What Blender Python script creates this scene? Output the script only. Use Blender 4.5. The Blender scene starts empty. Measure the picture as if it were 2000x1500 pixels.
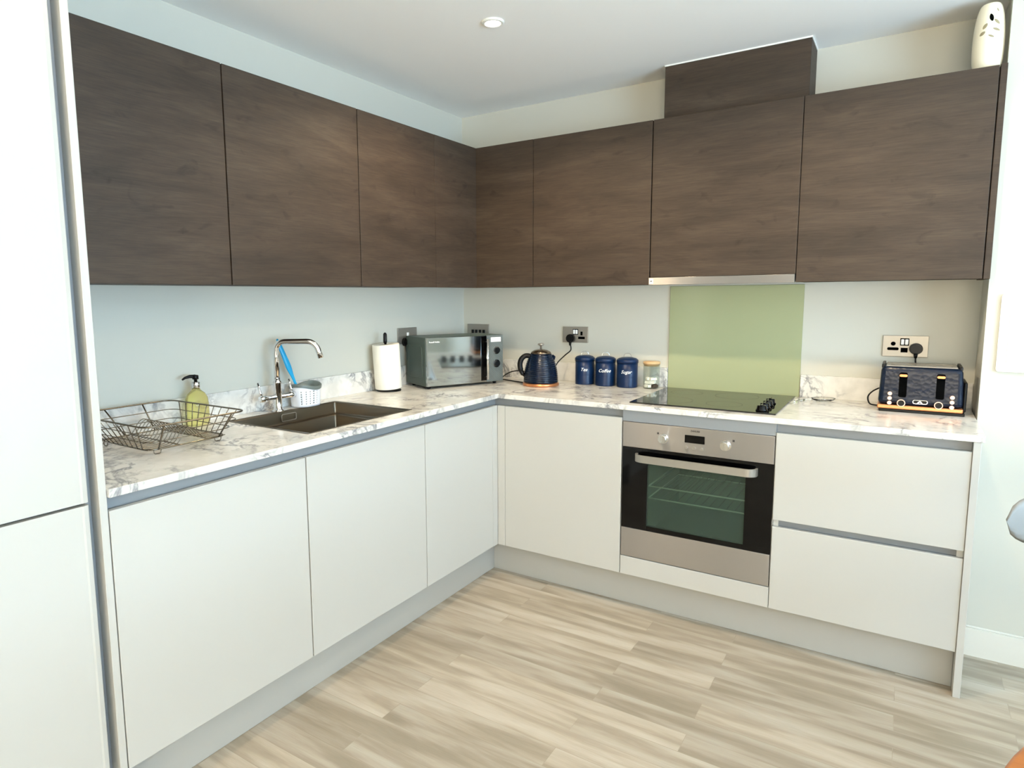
import bpy, bmesh, math, random
from mathutils import Vector, Matrix
random.seed(7)
S = bpy.context.scene
COL = S.collection
PI = math.pi

# ------------------------------------------------------------------ camera
CX, CY, CZ = 2.1932, -3.2056, 1.3598
YAW, PIT, ROL = 0.5891, -0.1204, -0.0090
F_PX, PX, PY = 1268.36, 921.02, 733.17
def cam_axes():
    cy, sy = math.cos(YAW), math.sin(YAW)
    fw = Vector((-sy*math.cos(PIT), cy*math.cos(PIT), math.sin(PIT)))
    r = Vector((cy, sy, 0)); u = r.cross(fw)
    c, s = math.cos(ROL), math.sin(ROL)
    return fw, c*r + s*u, -s*r + c*u
fw, rt, up = cam_axes()
cd = bpy.data.cameras.new('camera'); cam = bpy.data.objects.new('camera', cd); COL.objects.link(cam)
cd.sensor_fit = 'HORIZONTAL'; cd.sensor_width = 36; cd.lens = F_PX*36/2000
cd.shift_x = (1000-PX)/2000; cd.shift_y = (PY-750)/2000
cd.clip_start = 0.02
m = Matrix((rt, up, -fw)).transposed().to_4x4(); m.translation = (CX, CY, CZ)
cam.matrix_world = m
S.camera = cam

# ------------------------------------------------------------------ light
S.view_settings.view_transform = 'Standard'
S.view_settings.look = 'None'
S.view_settings.exposure = 0.06
S.view_settings.gamma = 1
S.view_settings.use_curve_mapping = False
S.cycles.use_adaptive_sampling = True
S.cycles.max_bounces = 10
S.cycles.diffuse_bounces = 6
S.cycles.glossy_bounces = 5
S.cycles.transmission_bounces = 8
S.cycles.transparent_max_bounces = 12
S.cycles.sample_clamp_indirect = 6
S.cycles.use_denoising = True
w = bpy.data.worlds.new('sky'); S.world = w; w.use_nodes = True
bg = w.node_tree.nodes['Background']; bg.inputs[0].default_value = (.75, .87, 1, 1); bg.inputs[1].default_value = 1.5

ROOM_X, ROOM_Y, ZC = 5.4, -6.4, 2.3795
def area(name, loc, rot, sx, sy, power, col):
    l = bpy.data.lights.new(name, 'AREA'); l.shape = 'RECTANGLE'; l.size = sx; l.size_y = sy
    l.energy = power; l.color = col
    o = bpy.data.objects.new(name, l); o.location = loc; o.rotation_euler = rot; COL.objects.link(o); return o
COOL = (.53, .78, 1.0); WARM = (1.0, .78, .50)
# daylight through the side window, plus an added warm fill at the rear
area('daylight_side', (ROOM_X-.03, -2.6, 1.35), (0, PI/2+1.0, 0), 1.9, 2.6, 355, COOL)
area('warm_fill_rear', (3.1, ROOM_Y+.03, 1.35), (PI/2+.62, 0, 0), 2.8, 1.9, 182, (1.0, .86, .62))
# recessed ceiling spots (a grid; only the nearest to the corner is in the picture)
SPOTS = [(.843, -1.02, 62), (2.0, -1.02, 42), (.86, -2.45, 7), (2.0, -2.45, 6), (2.0, -4.2, 6)]
for i, (x, y, pw) in enumerate(SPOTS):
    l = bpy.data.lights.new('spot_bulb', 'SPOT'); l.energy = pw; l.color = WARM
    l.spot_size = math.radians(150); l.spot_blend = .6; l.shadow_soft_size = .025
    o = bpy.data.objects.new('spot_bulb', l); o.location = (x, y, ZC-.012); COL.objects.link(o)

# ------------------------------------------------------------------ materials
def lin(c):
    return tuple(((v/255)/12.92 if v/255 <= .04045 else ((v/255+.055)/1.055)**2.4) for v in c)
def mat(name, rgb, rough=.5, metal=0, **kw):
    M = bpy.data.materials.new(name); M.use_nodes = True
    b = M.node_tree.nodes['Principled BSDF']
    b.inputs['Base Color'].default_value = (*lin(rgb), 1)
    b.inputs['Roughness'].default_value = rough; b.inputs['Metallic'].default_value = metal
    for k, v in kw.items(): b.inputs[k.replace('_', ' ')].default_value = v
    return M
def nodes(M): return M.node_tree.nodes, M.node_tree.links, M.node_tree.nodes['Principled BSDF']
def pos_map(M, scale=(1,1,1), rot=(0,0,0), obj=False):
    N, L, b = nodes(M)
    mp = N.new('ShaderNodeMapping'); mp.inputs['Scale'].default_value = scale; mp.inputs['Rotation'].default_value = rot
    if obj:
        t = N.new('ShaderNodeTexCoord'); L.new(t.outputs['Object'], mp.inputs['Vector'])
    else:
        g = N.new('ShaderNodeNewGeometry'); L.new(g.outputs['Position'], mp.inputs['Vector'])
    return mp.outputs[0]
def noise(M, vec, scale, detail=4, rough=.55, dist=0):
    N, L, b = nodes(M); n = N.new('ShaderNodeTexNoise')
    n.inputs['Scale'].default_value = scale; n.inputs['Detail'].default_value = detail
    n.inputs['Roughness'].default_value = rough; n.inputs['Distortion'].default_value = dist
    L.new(vec, n.inputs['Vector']); return n.outputs['Fac']
def ramp(M, fac, stops, const=False):
    N, L, b = nodes(M); r = N.new('ShaderNodeValToRGB')
    while len(r.color_ramp.elements) < len(stops): r.color_ramp.elements.new(.5)
    for e, (p, c) in zip(r.color_ramp.elements, stops):
        e.position = p; e.color = (*lin(c), 1) if len(c) == 3 else c
    L.new(fac, r.inputs[0]); return r.outputs[0]
def mixc(M, fac, a, b_, mode='MIX'):
    N, L, b = nodes(M); n = N.new('ShaderNodeMix'); n.data_type = 'RGBA'; n.blend_type = mode
    if isinstance(fac, float): n.inputs[0].default_value = fac
    else: L.new(fac, n.inputs[0])
    for i, v in ((6, a), (7, b_)):
        if isinstance(v, tuple): n.inputs[i].default_value = (*lin(v), 1)
        else: L.new(v, n.inputs[i])
    return n.outputs[2]
def math_n(M, op, a, b_=None, clamp=False):
    N, L, b = nodes(M); n = N.new('ShaderNodeMath'); n.operation = op; n.use_clamp = clamp
    for i, v in ((0, a), (1, b_)):
        if v is None: continue
        if isinstance(v, (int, float)): n.inputs[i].default_value = v
        else: L.new(v, n.inputs[i])
    return n.outputs[0]
def bump(M, h, strength=.2, dist=.002):
    N, L, b = nodes(M); n = N.new('ShaderNodeBump'); n.inputs['Strength'].default_value = strength
    n.inputs['Distance'].default_value = dist; L.new(h, n.inputs['Height']); L.new(n.outputs[0], b.inputs['Normal'])

M_wall = mat('wall_paint', (195, 194, 184), .7)
bump(M_wall, noise(M_wall, pos_map(M_wall), 180, 3), .08, .001)
M_ceil = mat('ceiling_paint', (250, 250, 249), .8)
M_white = mat('white_satin', (238, 238, 232), .35)
M_skirt = mat('skirting_paint', (214, 212, 204), .4)
M_door = mat('cabinet_matt_cream', (184, 183, 178), .42)
bump(M_door, noise(M_door, pos_map(M_door), 120, 2), .02, .0005)
M_carc = mat('cabinet_carcass', (205, 203, 196), .5)
M_rail = mat('anodised_rail', (138, 141, 144), .45, .1)
M_plinth = mat('plinth_grey', (172, 171, 166), .42, .1)
M_dark = mat('gap_shade_black', (12, 12, 12), .6)

M_wood = mat('dark_oak', (88, 68, 56), .6, 0, Specular_IOR_Level=.35)
N, L, b = nodes(M_wood)
v1 = pos_map(M_wood, (1.6, 1.6, 9)); v2 = pos_map(M_wood, (6, 6, 160)); v3 = pos_map(M_wood, (2.5, 2.5, 5))
n1 = noise(M_wood, v1, 1.6, 5, .6, .6); n2 = noise(M_wood, v2, 2.2, 4, .6); n3 = noise(M_wood, v3, 3.0, 3, .5, 1.0)
c1 = ramp(M_wood, n1, [(.28, (51, 40, 30)), (.5, (63, 50, 39)), (.74, (74, 61, 49))])
c2 = ramp(M_wood, n2, [(.30, (205, 205, 205)), (.62, (255, 255, 255))])
c3 = ramp(M_wood, n3, [(.25, (190, 184, 178)), (.38, (255, 255, 255))])
cc = mixc(M_wood, .8, c1, c2, 'MULTIPLY'); cc = mixc(M_wood, .8, cc, c3, 'MULTIPLY')
L.new(cc, b.inputs['Base Color']); bump(M_wood, n2, .12, .0008)

M_marble = mat('marble_laminate', (240, 238, 232), .22)
N, L, b = nodes(M_marble)
vm = pos_map(M_marble, (1, 1, 1))
warp = noise(M_marble, vm, 3.0, 5, .6)
def vein(scale, width, seed, dist):
    v = pos_map(M_marble, (1, 1, 1), (seed, seed*.7, seed*1.3))
    n = noise(M_marble, v, scale, 6, .58, dist)
    d = math_n(M_marble, 'ABSOLUTE', math_n(M_marble, 'SUBTRACT', n, .5))
    return math_n(M_marble, 'SUBTRACT', 1.0, math_n(M_marble, 'DIVIDE', d, width, True), True)
ve1 = vein(4.6, .034, .3, .9); ve2 = vein(9.0, .040, 1.9, .5)
patch = ramp(M_marble, noise(M_marble, pos_map(M_marble, (1,1,1), (.9,.2,.4)), 5.5, 3), [(.42, (0,0,0)), (.60, (255,255,255))])
cloud = ramp(M_marble, noise(M_marble, pos_map(M_marble, (1,1,1), (1.9,.2,.4)), 9, 4), [(.40, (224, 222, 217)), (.68, (203, 201, 196))])
t1 = math_n(M_marble, 'MULTIPLY', ve1, math_n(M_marble, 'MULTIPLY', patch, .9))
t2 = math_n(M_marble, 'MULTIPLY', ve2, math_n(M_marble, 'MULTIPLY', patch, .6))
cm = mixc(M_marble, t2, cloud, (144, 142, 142)); cm = mixc(M_marble, t1, cm, (122, 122, 126))
L.new(cm, b.inputs['Base Color'])

M_floor = mat('vinyl_plank', (205, 196, 178), .42)
N, L, b = nodes(M_floor)
vf = pos_map(M_floor, (1, 1, 1))
br = N.new('ShaderNodeTexBrick'); L.new(vf, br.inputs['Vector'])
br.offset = .37; br.offset_frequency = 2; br.squash = 1
br.inputs['Color1'].default_value = (0, 0, 0, 1); br.inputs['Color2'].default_value = (1, 1, 1, 1)
br.inputs['Mortar'].default_value = (.5, .5, .5, 1)
br.inputs['Scale'].default_value = 1; br.inputs['Mortar Size'].default_value = .0009
br.inputs['Brick Width'].default_value = .85; br.inputs['Row Height'].default_value = .0915
off = N.new('ShaderNodeVectorMath'); off.operation = 'MULTIPLY_ADD'
L.new(br.outputs['Color'], off.inputs[0]); off.inputs[1].default_value = (7, 13, 0)
mp2 = pos_map(M_floor, (1.3, 11, 1), (0, 0, math.radians(7))); L.new(mp2, off.inputs[2])
ns = noise(M_floor, off.outputs[0], 1.5, 4, .5, .4)
cf = ramp(M_floor, ns, [(.36, (156, 144, 126)), (.46, (169, 156, 138)), (.54, (182, 170, 153)), (.68, (192, 183, 168))])
fine = ramp(M_floor, noise(M_floor, pos_map(M_floor, (5, 90, 1)), 3, 3), [(.3, (242, 242, 242)), (.7, (255, 255, 255))])
tone = ramp(M_floor, br.outputs['Color'], [(0, (232, 232, 232)), (1, (255, 255, 255))])
cf = mixc(M_floor, 1.0, cf, fine, 'MULTIPLY'); cf = mixc(M_floor, 1.0, cf, tone, 'MULTIPLY')
cf = mixc(M_floor, math_n(M_floor, 'MULTIPLY', br.outputs['Fac'], .45), cf, (140, 128, 110))
L.new(cf, b.inputs['Base Color'])

M_steel = mat('brushed_steel', (178, 174, 172), .36, .95, Anisotropic=.95, Anisotropic_Rotation=.25)
N, L, b = nodes(M_steel); tg = N.new('ShaderNodeTangent'); tg.direction_type = 'RADIAL'; tg.axis = 'Z'; L.new(tg.outputs[0], b.inputs['Tangent'])
bump(M_steel, noise(M_steel, pos_map(M_steel, (3, 3, 400)), 2, 2), .05, .0004)
M_sink = mat('sink_steel', (122, 114, 102), .28, 1)
M_chrome = mat('chrome', (225, 225, 225), .08, 1)
M_satin = mat('satin_nickel', (158, 153, 145), .42, .7)
M_wire = mat('rack_wire', (120, 112, 100), .25, 1)
M_black = mat('black_plastic', (5, 5, 6), .4, 0, Specular_IOR_Level=.25)
M_blackgl = mat('black_gloss', (3, 3, 4), .06, 0, Specular_IOR_Level=.3)
M_hob = mat('hob_glass', (8, 9, 7), .04, 0, Specular_IOR_Level=.8)
M_green = mat('sage_back_painted_glass', (158, 163, 127), .12, 0)
M_navy = mat('navy_enamel', (2, 17, 38), .24, 0, Specular_IOR_Level=.32)
N, L, b = nodes(M_navy); vo = N.new('ShaderNodeTexVoronoi'); vo.inputs['Scale'].default_value = 70
L.new(pos_map(M_navy), vo.inputs['Vector']); bump(M_navy, vo.outputs['Distance'], .3, .0015)
M_tin = mat('navy_tin', (4, 32, 68), .36, 0, Specular_IOR_Level=.35)
M_copper = mat('copper_trim', (206, 138, 92), .3, .75)
M_rose = mat('rose_button', (226, 186, 170), .3, .6)
M_paper = mat('kitchen_paper', (236, 233, 222), .85)
bump(M_paper, noise(M_paper, pos_map(M_paper), 150, 3), .25, .001)
M_glass = mat('clear_glass', (250, 252, 250), .02, 0, Transmission_Weight=1.0, IOR=1.45)
def thin_glass(name, rgb):
    M = bpy.data.materials.new(name); M.use_nodes = True; N = M.node_tree.nodes; L = M.node_tree.links
    N.remove(N['Principled BSDF']); tr = N.new('ShaderNodeBsdfTransparent'); tr.inputs[0].default_value = (*lin(rgb), 1)
    gl = N.new('ShaderNodeBsdfGlossy'); gl.inputs['Roughness'].default_value = .03; lw = N.new('ShaderNodeMath'); lw.operation = 'MULTIPLY_ADD'; lw.inputs[1].default_value = .45; lw.inputs[2].default_value = .03
    l0 = N.new('ShaderNodeLayerWeight'); l0.inputs[0].default_value = .25; l1 = N.new('ShaderNodeMath'); l1.operation = 'POWER'; l1.inputs[1].default_value = 2.5
    L.new(l0.outputs['Facing'], l1.inputs[0]); L.new(l1.outputs[0], lw.inputs[0])
    mx = N.new('ShaderNodeMixShader'); L.new(lw.outputs[0], mx.inputs[0]); L.new(tr.outputs[0], mx.inputs[1]); L.new(gl.outputs[0], mx.inputs[2])
    L.new(mx.outputs[0], N['Material Output'].inputs[0]); return M
M_jarglass = thin_glass('jar_glass', (247, 249, 247))
M_soap = mat('yellow_soap_bottle', (240, 235, 176), .06, 0, Transmission_Weight=.9, IOR=1.25)
M_cork = mat('light_wood_lid', (206, 170, 124), .5)
M_cube = mat('sugar_white', (248, 246, 240), .8)
M_brown = mat('sugar_brown', (70, 52, 36), .8)
M_caddy = mat('caddy_white', (232, 234, 240), .4)
M_cgrey = mat('caddy_grey', (100, 110, 108), .45)
M_blue = mat('brush_blue', (20, 150, 200), .3)
M_mwside = mat('microwave_green_grey', (62, 76, 69), .45)
M_mwmir = mat('microwave_mirror_door', (172, 176, 176), .06, 1)
M_mwpan = mat('microwave_ribbed_panel', (104, 110, 108), .4, .3)
N, L, b = nodes(M_mwpan); wv = N.new('ShaderNodeTexWave'); wv.inputs['Scale'].default_value = 55
L.new(pos_map(M_mwpan, (1, 1, 1), (0, 0, 0), True), wv.inputs['Vector']); wv.bands_direction = 'DIAGONAL'
bump(M_mwpan, wv.outputs['Fac'], .6, .002)
M_print = mat('white_print', (245, 245, 245), .5)
M_ink = mat('dark_print', (60, 56, 54), .5)
M_ceramic = mat('cream_ceramic', (240, 232, 208), .3)
M_hole = mat('cutout_dark', (2, 2, 2), .9, 0, Specular_IOR_Level=.05)
M_holeb = mat('cutout_shade_beige', (150, 138, 108), .8)  # shaded inside of the leaf holes, painted as beige
M_table = mat('orange_wood', (176, 108, 50), .4)
N, L, b = nodes(M_table); L.new(ramp(M_table, noise(M_table, pos_map(M_table, (2, 20, 2)), 3, 4), [(.3, (160, 94, 42)), (.7, (182, 114, 56))]), b.inputs['Base Color'])
M_chair = mat('grey_chair_plastic', (126, 128, 128), .5)
M_lamp = bpy.data.materials.new('lamp_glow'); M_lamp.use_nodes = True
N = M_lamp.node_tree.nodes; N.remove(N['Principled BSDF']); e = N.new('ShaderNodeEmission')
e.inputs[0].default_value = (1, .93, .78, 1); e.inputs[1].default_value = 14
M_lamp.node_tree.links.new(e.outputs[0], N['Material Output'].inputs[0])
M_ovglass = mat('oven_window_glass', (150, 170, 155), .04, 0, Transmission_Weight=.9, IOR=1.05)
M_ovin = mat('oven_enamel', (112, 128, 116), .45)
M_wglass = mat('window_glass', (250, 252, 252), .02, 0, Transmission_Weight=1.0, IOR=1.02)

# ------------------------------------------------------------------ helpers
def add_box(bm, x0, x1, y0, y1, z0, z1, bev=0, seg=1):
    g = bmesh.ops.create_cube(bm, size=1)['verts']
    for v in g:
        v.co = Vector(((x0+x1)/2 + v.co.x*(x1-x0), (y0+y1)/2 + v.co.y*(y1-y0), (z0+z1)/2 + v.co.z*(z1-z0)))
    if bev:
        es = list({e for v in g for e in v.link_edges})
        bmesh.ops.bevel(bm, geom=es, offset=bev, segments=seg, affect='EDGES', profile=.5)
    return bm
def B(*a, bev=.0012, seg=1):
    bm = bmesh.new(); add_box(bm, *a, bev=bev, seg=seg); return bm
def ring(bm, pts): return [bm.verts.new(p) for p in pts]
def bridge(bm, a, b_, closed=True, smooth=True):
    n = len(a)
    for i in range(n if closed else n-1):
        f = bm.faces.new((a[i], a[(i+1) % n], b_[(i+1) % n], b_[i])); f.smooth = smooth
def add_lathe(bm, prof, c=(0,0,0), seg=48, sx=1, sy=1, smooth=True, bump_fn=None):
    """prof: list of (r,z); r==0 closes to a point"""
    c = Vector(c); prev = None; first = None
    for r, z in prof:
        if r <= 1e-6: cur = [bm.verts.new(c + Vector((0, 0, z)))]
        else: cur = ring(bm, [c + Vector((r*sx*math.cos(2*PI*i/seg), r*sy*math.sin(2*PI*i/seg), z)) for i in range(seg)])
        if prev is not None:
            if len(prev) == 1 and len(cur) > 1:
                for i in range(seg): f = bm.faces.new((prev[0], cur[(i+1) % seg], cur[i])); f.smooth = smooth
            elif len(cur) == 1 and len(prev) > 1:
                for i in range(seg): f = bm.faces.new((prev[i], prev[(i+1) % seg], cur[0])); f.smooth = smooth
            elif len(cur) > 1: bridge(bm, prev, cur, True, smooth)
        prev = cur
    return bm
def lathe(*a, **k): bm = bmesh.new(); return add_lathe(bm, *a, **k)
def catmull(pts, n=8):
    P = [Vector(p) for p in pts]; out = []
    for i in range(len(P)-1):
        p0 = P[max(i-1, 0)]; p1 = P[i]; p2 = P[i+1]; p3 = P[min(i+2, len(P)-1)]
        for k in range(n):
            t = k/n
            out.append(.5*((2*p1) + (p2-p0)*t + (2*p0-5*p1+4*p2-p3)*t*t + (3*p1-p0-3*p2+p3)*t**3))
    out.append(P[-1]); return out
def add_tube(bm, pts, r, seg=10, closed=False, flat=1.0, upv=None):
    P = [Vector(p) for p in pts]; n = len(P)
    rr = r if isinstance(r, (list, tuple)) else [r]*n
    rings = []; nrm = None
    for i in range(n):
        a = P[(i-1) % n] if (closed or i > 0) else P[i]
        c = P[(i+1) % n] if (closed or i < n-1) else P[i]
        t = (c-a).normalized()
        if nrm is None:
            nrm = Vector(upv) if upv else (Vector((0, 0, 1)) if abs(t.z) < .9 else Vector((1, 0, 0)))
        nrm = (nrm - t*nrm.dot(t)).normalized(); bi = t.cross(nrm)
        rings.append(ring(bm, [P[i] + rr[i]*(math.cos(2*PI*k/seg)*nrm + flat*math.sin(2*PI*k/seg)*bi) for k in range(seg)]))
    for i in range(n-1): bridge(bm, rings[i], rings[i+1])
    if closed:
        # closest-vertex join for closed paths
        a, b_ = rings[-1], rings[0]
        k0 = min(range(seg), key=lambda k: sum((a[i].co-b_[(i+k) % seg].co).length for i in range(seg)))
        bridge(bm, a, [b_[(i+k0) % seg] for i in range(seg)])
    else:
        bm.faces.new(rings[0][::-1]); bm.faces.new(rings[-1])
    return bm
def tube(*a, **k): bm = bmesh.new(); return add_tube(bm, *a, **k)
def add_prism(bm, poly, z0, z1, smooth=False):
    a = ring(bm, [(x, y, z0) for x, y in poly]); b_ = ring(bm, [(x, y, z1) for x, y in poly])
    bridge(bm, a, b_, True, smooth); bm.faces.new(a[::-1]); bm.faces.new(b_); return bm
def add_prism_y(bm, poly, y0, y1, smooth=False):
    """poly in (x,z), extruded along y"""
    a = ring(bm, [(x, y0, z) for x, z in poly]); b_ = ring(bm, [(x, y1, z) for x, z in poly])
    bridge(bm, a, b_, True, smooth); bm.faces.new(a[::-1]); bm.faces.new(b_); return bm
def rrect(x0, x1, y0, y1, r, n=6):
    out = []
    for cx, cy, a0 in ((x1-r, y1-r, 0), (x0+r, y1-r, PI/2), (x0+r, y0+r, PI), (x1-r, y0+r, 1.5*PI)):
        for k in range(n+1):
            a = a0 + PI/2*k/n; out.append((cx+r*math.cos(a), cy+r*math.sin(a)))
    return out
def cyl_y(bm, cx, cz, y0, y1, r, seg=32, r1=None):
    """disc/cylinder whose axis is y, y0 = front"""
    r1 = r if r1 is None else r1
    a = ring(bm, [(cx+r1*math.cos(2*PI*i/seg), y0, cz+r1*math.sin(2*PI*i/seg)) for i in range(seg)])
    b_ = ring(bm, [(cx+r*math.cos(2*PI*i/seg), y1, cz+r*math.sin(2*PI*i/seg)) for i in range(seg)])
    bridge(bm, a, b_); bm.faces.new(a[::-1]); bm.faces.new(b_); return bm
def cells(xs, ys, keep, z0, z1):
    bm = bmesh.new(); V = {}
    def v(i, j, z):
        k = (i, j, z)
        if k not in V: V[k] = bm.verts.new((xs[i], ys[j], z))
        return V[k]
    nx, ny = len(xs)-1, len(ys)-1
    K = lambda i, j: 0 <= i < nx and 0 <= j < ny and keep(i, j)
    for i in range(nx):
        for j in range(ny):
            if not K(i, j): continue
            bm.faces.new((v(i,j,z1), v(i+1,j,z1), v(i+1,j+1,z1), v(i,j+1,z1)))
            bm.faces.new((v(i,j,z0), v(i,j+1,z0), v(i+1,j+1,z0), v(i+1,j,z0)))
            for di, dj, a, b_ in ((-1,0,(i,j+1),(i,j)), (1,0,(i+1,j),(i+1,j+1)), (0,-1,(i,j),(i+1,j)), (0,1,(i+1,j+1),(i,j+1))):
                if not K(i+di, j+dj): bm.faces.new((v(*a,z0), v(*b_,z0), v(*b_,z1), v(*a,z1)))
    return bm
def heightfield(xs, ys, zf):
    bm = bmesh.new(); V = {}
    def v(x, y, z):
        k = (round(x,5), round(y,5), round(z,5))
        if k not in V: V[k] = bm.verts.new(k)
        return V[k]
    nx, ny = len(xs)-1, len(ys)-1
    for i in range(nx):
        for j in range(ny):
            z = zf(i, j)
            if z is None: continue
            bm.faces.new((v(xs[i],ys[j],z), v(xs[i+1],ys[j],z), v(xs[i+1],ys[j+1],z), v(xs[i],ys[j+1],z)))
            if i+1 < nx and zf(i+1, j) is not None and zf(i+1, j) != z:
                q = zf(i+1, j); bm.faces.new((v(xs[i+1],ys[j],z), v(xs[i+1],ys[j],q), v(xs[i+1],ys[j+1],q), v(xs[i+1],ys[j+1],z)))
            if j+1 < ny and zf(i, j+1) is not None and zf(i, j+1) != z:
                q = zf(i, j+1); bm.faces.new((v(xs[i],ys[j+1],z), v(xs[i+1],ys[j+1],z), v(xs[i+1],ys[j+1],q), v(xs[i],ys[j+1],q)))
    return bm
def text_bm(s, size, shear=0, ext=.0004, bold=0):
    c = bpy.data.curves.new('lettering', 'FONT'); c.body = s; c.size = size; c.shear = shear
    c.extrude = ext; c.offset = bold; c.align_x = 'CENTER'; c.align_y = 'CENTER'; c.resolution_u = 3
    o = bpy.data.objects.new('lettering', c); me = bpy.data.meshes.new_from_object(o)
    bm = bmesh.new(); bm.from_mesh(me)
    bpy.data.objects.remove(o); bpy.data.curves.remove(c); bpy.data.meshes.remove(me)
    return bm
WM = {}
def thing(name, loc, label, cat, rotz=0, group=None):
    o = bpy.data.objects.new(name, None); COL.objects.link(o); o.empty_display_size = .05
    o.location = loc; o.rotation_euler = (0, 0, rotz)
    WM[o.name] = Matrix.Translation(loc) @ Matrix.Rotation(rotz, 4, 'Z')
    return tag(o, label, cat, group)
def tag(o, label=None, cat=None, group=None, kind=None):
    if label: o['label'] = label
    if cat: o['category'] = cat
    if group: o['group'] = group
    if kind: o['kind'] = kind
    return o
def finish(name, bm, m, parent=None, local=False, label=None, mod_bevel=0, origin=None):
    bmesh.ops.recalc_face_normals(bm, faces=bm.faces)
    base = Matrix.Identity(4)
    if parent: base = WM[parent.name]
    if not local:
        if parent: bm.transform(base.inverted())
    me = bpy.data.meshes.new(name)
    if not parent and not local:
        if origin is None:
            xs = [v.co for v in bm.verts]
            mn = Vector([min(c[i] for c in xs) for i in range(3)]); mx = Vector([max(c[i] for c in xs) for i in range(3)])
            origin = Vector(((mn.x+mx.x)/2, (mn.y+mx.y)/2, mn.z))
        bm.transform(Matrix.Translation(-Vector(origin)))
    bm.to_mesh(me); bm.free(); me.materials.append(m)
    o = bpy.data.objects.new(name, me); COL.objects.link(o)
    if parent:
        o.parent = parent; WM[o.name] = base.copy()
    else:
        if origin is not None: o.location = origin
        WM[o.name] = Matrix.Translation(o.location)
    if label: o['label'] = label
    if mod_bevel:
        md = o.modifiers.new('bevel', 'BEVEL'); md.width = mod_bevel; md.segments = 2; md.limit_method = 'ANGLE'
    return o
def part(name, bm, m, parent, **k): return finish(name, bm, m, parent, **k)
def solo(name, bm, m, label, cat, group=None, **k): return tag(finish(name, bm, m, **k), label, cat, group)
def struct(name, bm, m, **k): return tag(finish(name, bm, m, **k), kind='structure')

# ------------------------------------------------------------------ measured sizes
D = .5954            # front face of base doors
WO = .6066           # worktop front edge
ZDB, ZDT = .157, .8455
ZWB, ZWT = .8808, .9028
DW = .2735           # front face of wall doors
ZUB, ZUT = 1.4071, 2.1285
YL = -2.4215         # left run meets the tall housing
XN, YN = 2.431, -.24 # the wall that steps forward on the right
PD = .5346           # plinth face

# ------------------------------------------------------------------ room
struct('floor', B(-.1, ROOM_X+.1, ROOM_Y-.1, .1, -.1, 0, bev=0), M_floor)
struct('ceiling', B(-.1, ROOM_X+.1, ROOM_Y-.1, .1, ZC, ZC+.1, bev=0), M_ceil)
struct('wall_left', B(-.1, 0, ROOM_Y-.1, .1, 0, ZC, bev=0), M_wall)
struct('wall_back', B(0, XN, 0, .1, 0, ZC, bev=0), M_wall)
struct('wall_right', B(XN, ROOM_X, YN, .1, 0, ZC, bev=0), M_wall)
bm = bmesh.new()
for a in ((ROOM_X, ROOM_X+.1, ROOM_Y, -3.9, 0, ZC), (ROOM_X, ROOM_X+.1, -1.3, .1, 0, ZC), (ROOM_X, ROOM_X+.1, -3.9, -1.3, 0, .4), (ROOM_X, ROOM_X+.1, -3.9, -1.3, 2.3, ZC)): add_box(bm, *a)
struct('wall_side', bm, M_wall)
bm = bmesh.new()
for a in ((0, 1.7, ROOM_Y-.1, ROOM_Y, 0, ZC), (4.5, ROOM_X+.1, ROOM_Y-.1, ROOM_Y, 0, ZC), (1.7, 4.5, ROOM_Y-.1, ROOM_Y, 0, .4), (1.7, 4.5, ROOM_Y-.1, ROOM_Y, 2.3, ZC)): add_box(bm, *a)
struct('wall_front', bm, M_wall)
for nm, bars, pane in (
    ('window_1', [(ROOM_X+.03, ROOM_X+.08, -3.9, -3.84, .4, 2.3), (ROOM_X+.03, ROOM_X+.08, -1.36, -1.3, .4, 2.3), (ROOM_X+.03, ROOM_X+.08, -2.63, -2.57, .4, 2.3), (ROOM_X+.03, ROOM_X+.08, -3.9, -1.3, .4, .46), (ROOM_X+.03, ROOM_X+.08, -3.9, -1.3, 2.24, 2.3)], (ROOM_X+.05, ROOM_X+.056, -3.84, -1.36, .46, 2.24)),
    ('window_2', [(1.7, 1.76, ROOM_Y-.08, ROOM_Y-.03, .4, 2.3), (4.44, 4.5, ROOM_Y-.08, ROOM_Y-.03, .4, 2.3), (3.07, 3.13, ROOM_Y-.08, ROOM_Y-.03, .4, 2.3), (1.7, 4.5, ROOM_Y-.08, ROOM_Y-.03, .4, .46), (1.7, 4.5, ROOM_Y-.08, ROOM_Y-.03, 2.24, 2.3)], (1.76, 4.44, ROOM_Y-.056, ROOM_Y-.05, .46, 2.24))):
    bm = bmesh.new()
    for a in bars: add_box(bm, *a)
    wf = struct(nm, bm, M_white)
    part('window_pane', B(*pane, bev=0), M_wglass, wf)
bm = bmesh.new()
add_box(bm, XN, ROOM_X, YN-.013, YN, 0, .106); add_prism(bm, [(XN, YN), (ROOM_X, YN), (ROOM_X, YN-.013), (XN, YN-.013)], .106, .107)
add_box(bm, XN, ROOM_X, YN-.007, YN, .107, .114, bev=.002)
struct('baseboard_right', bm, M_skirt)

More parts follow.
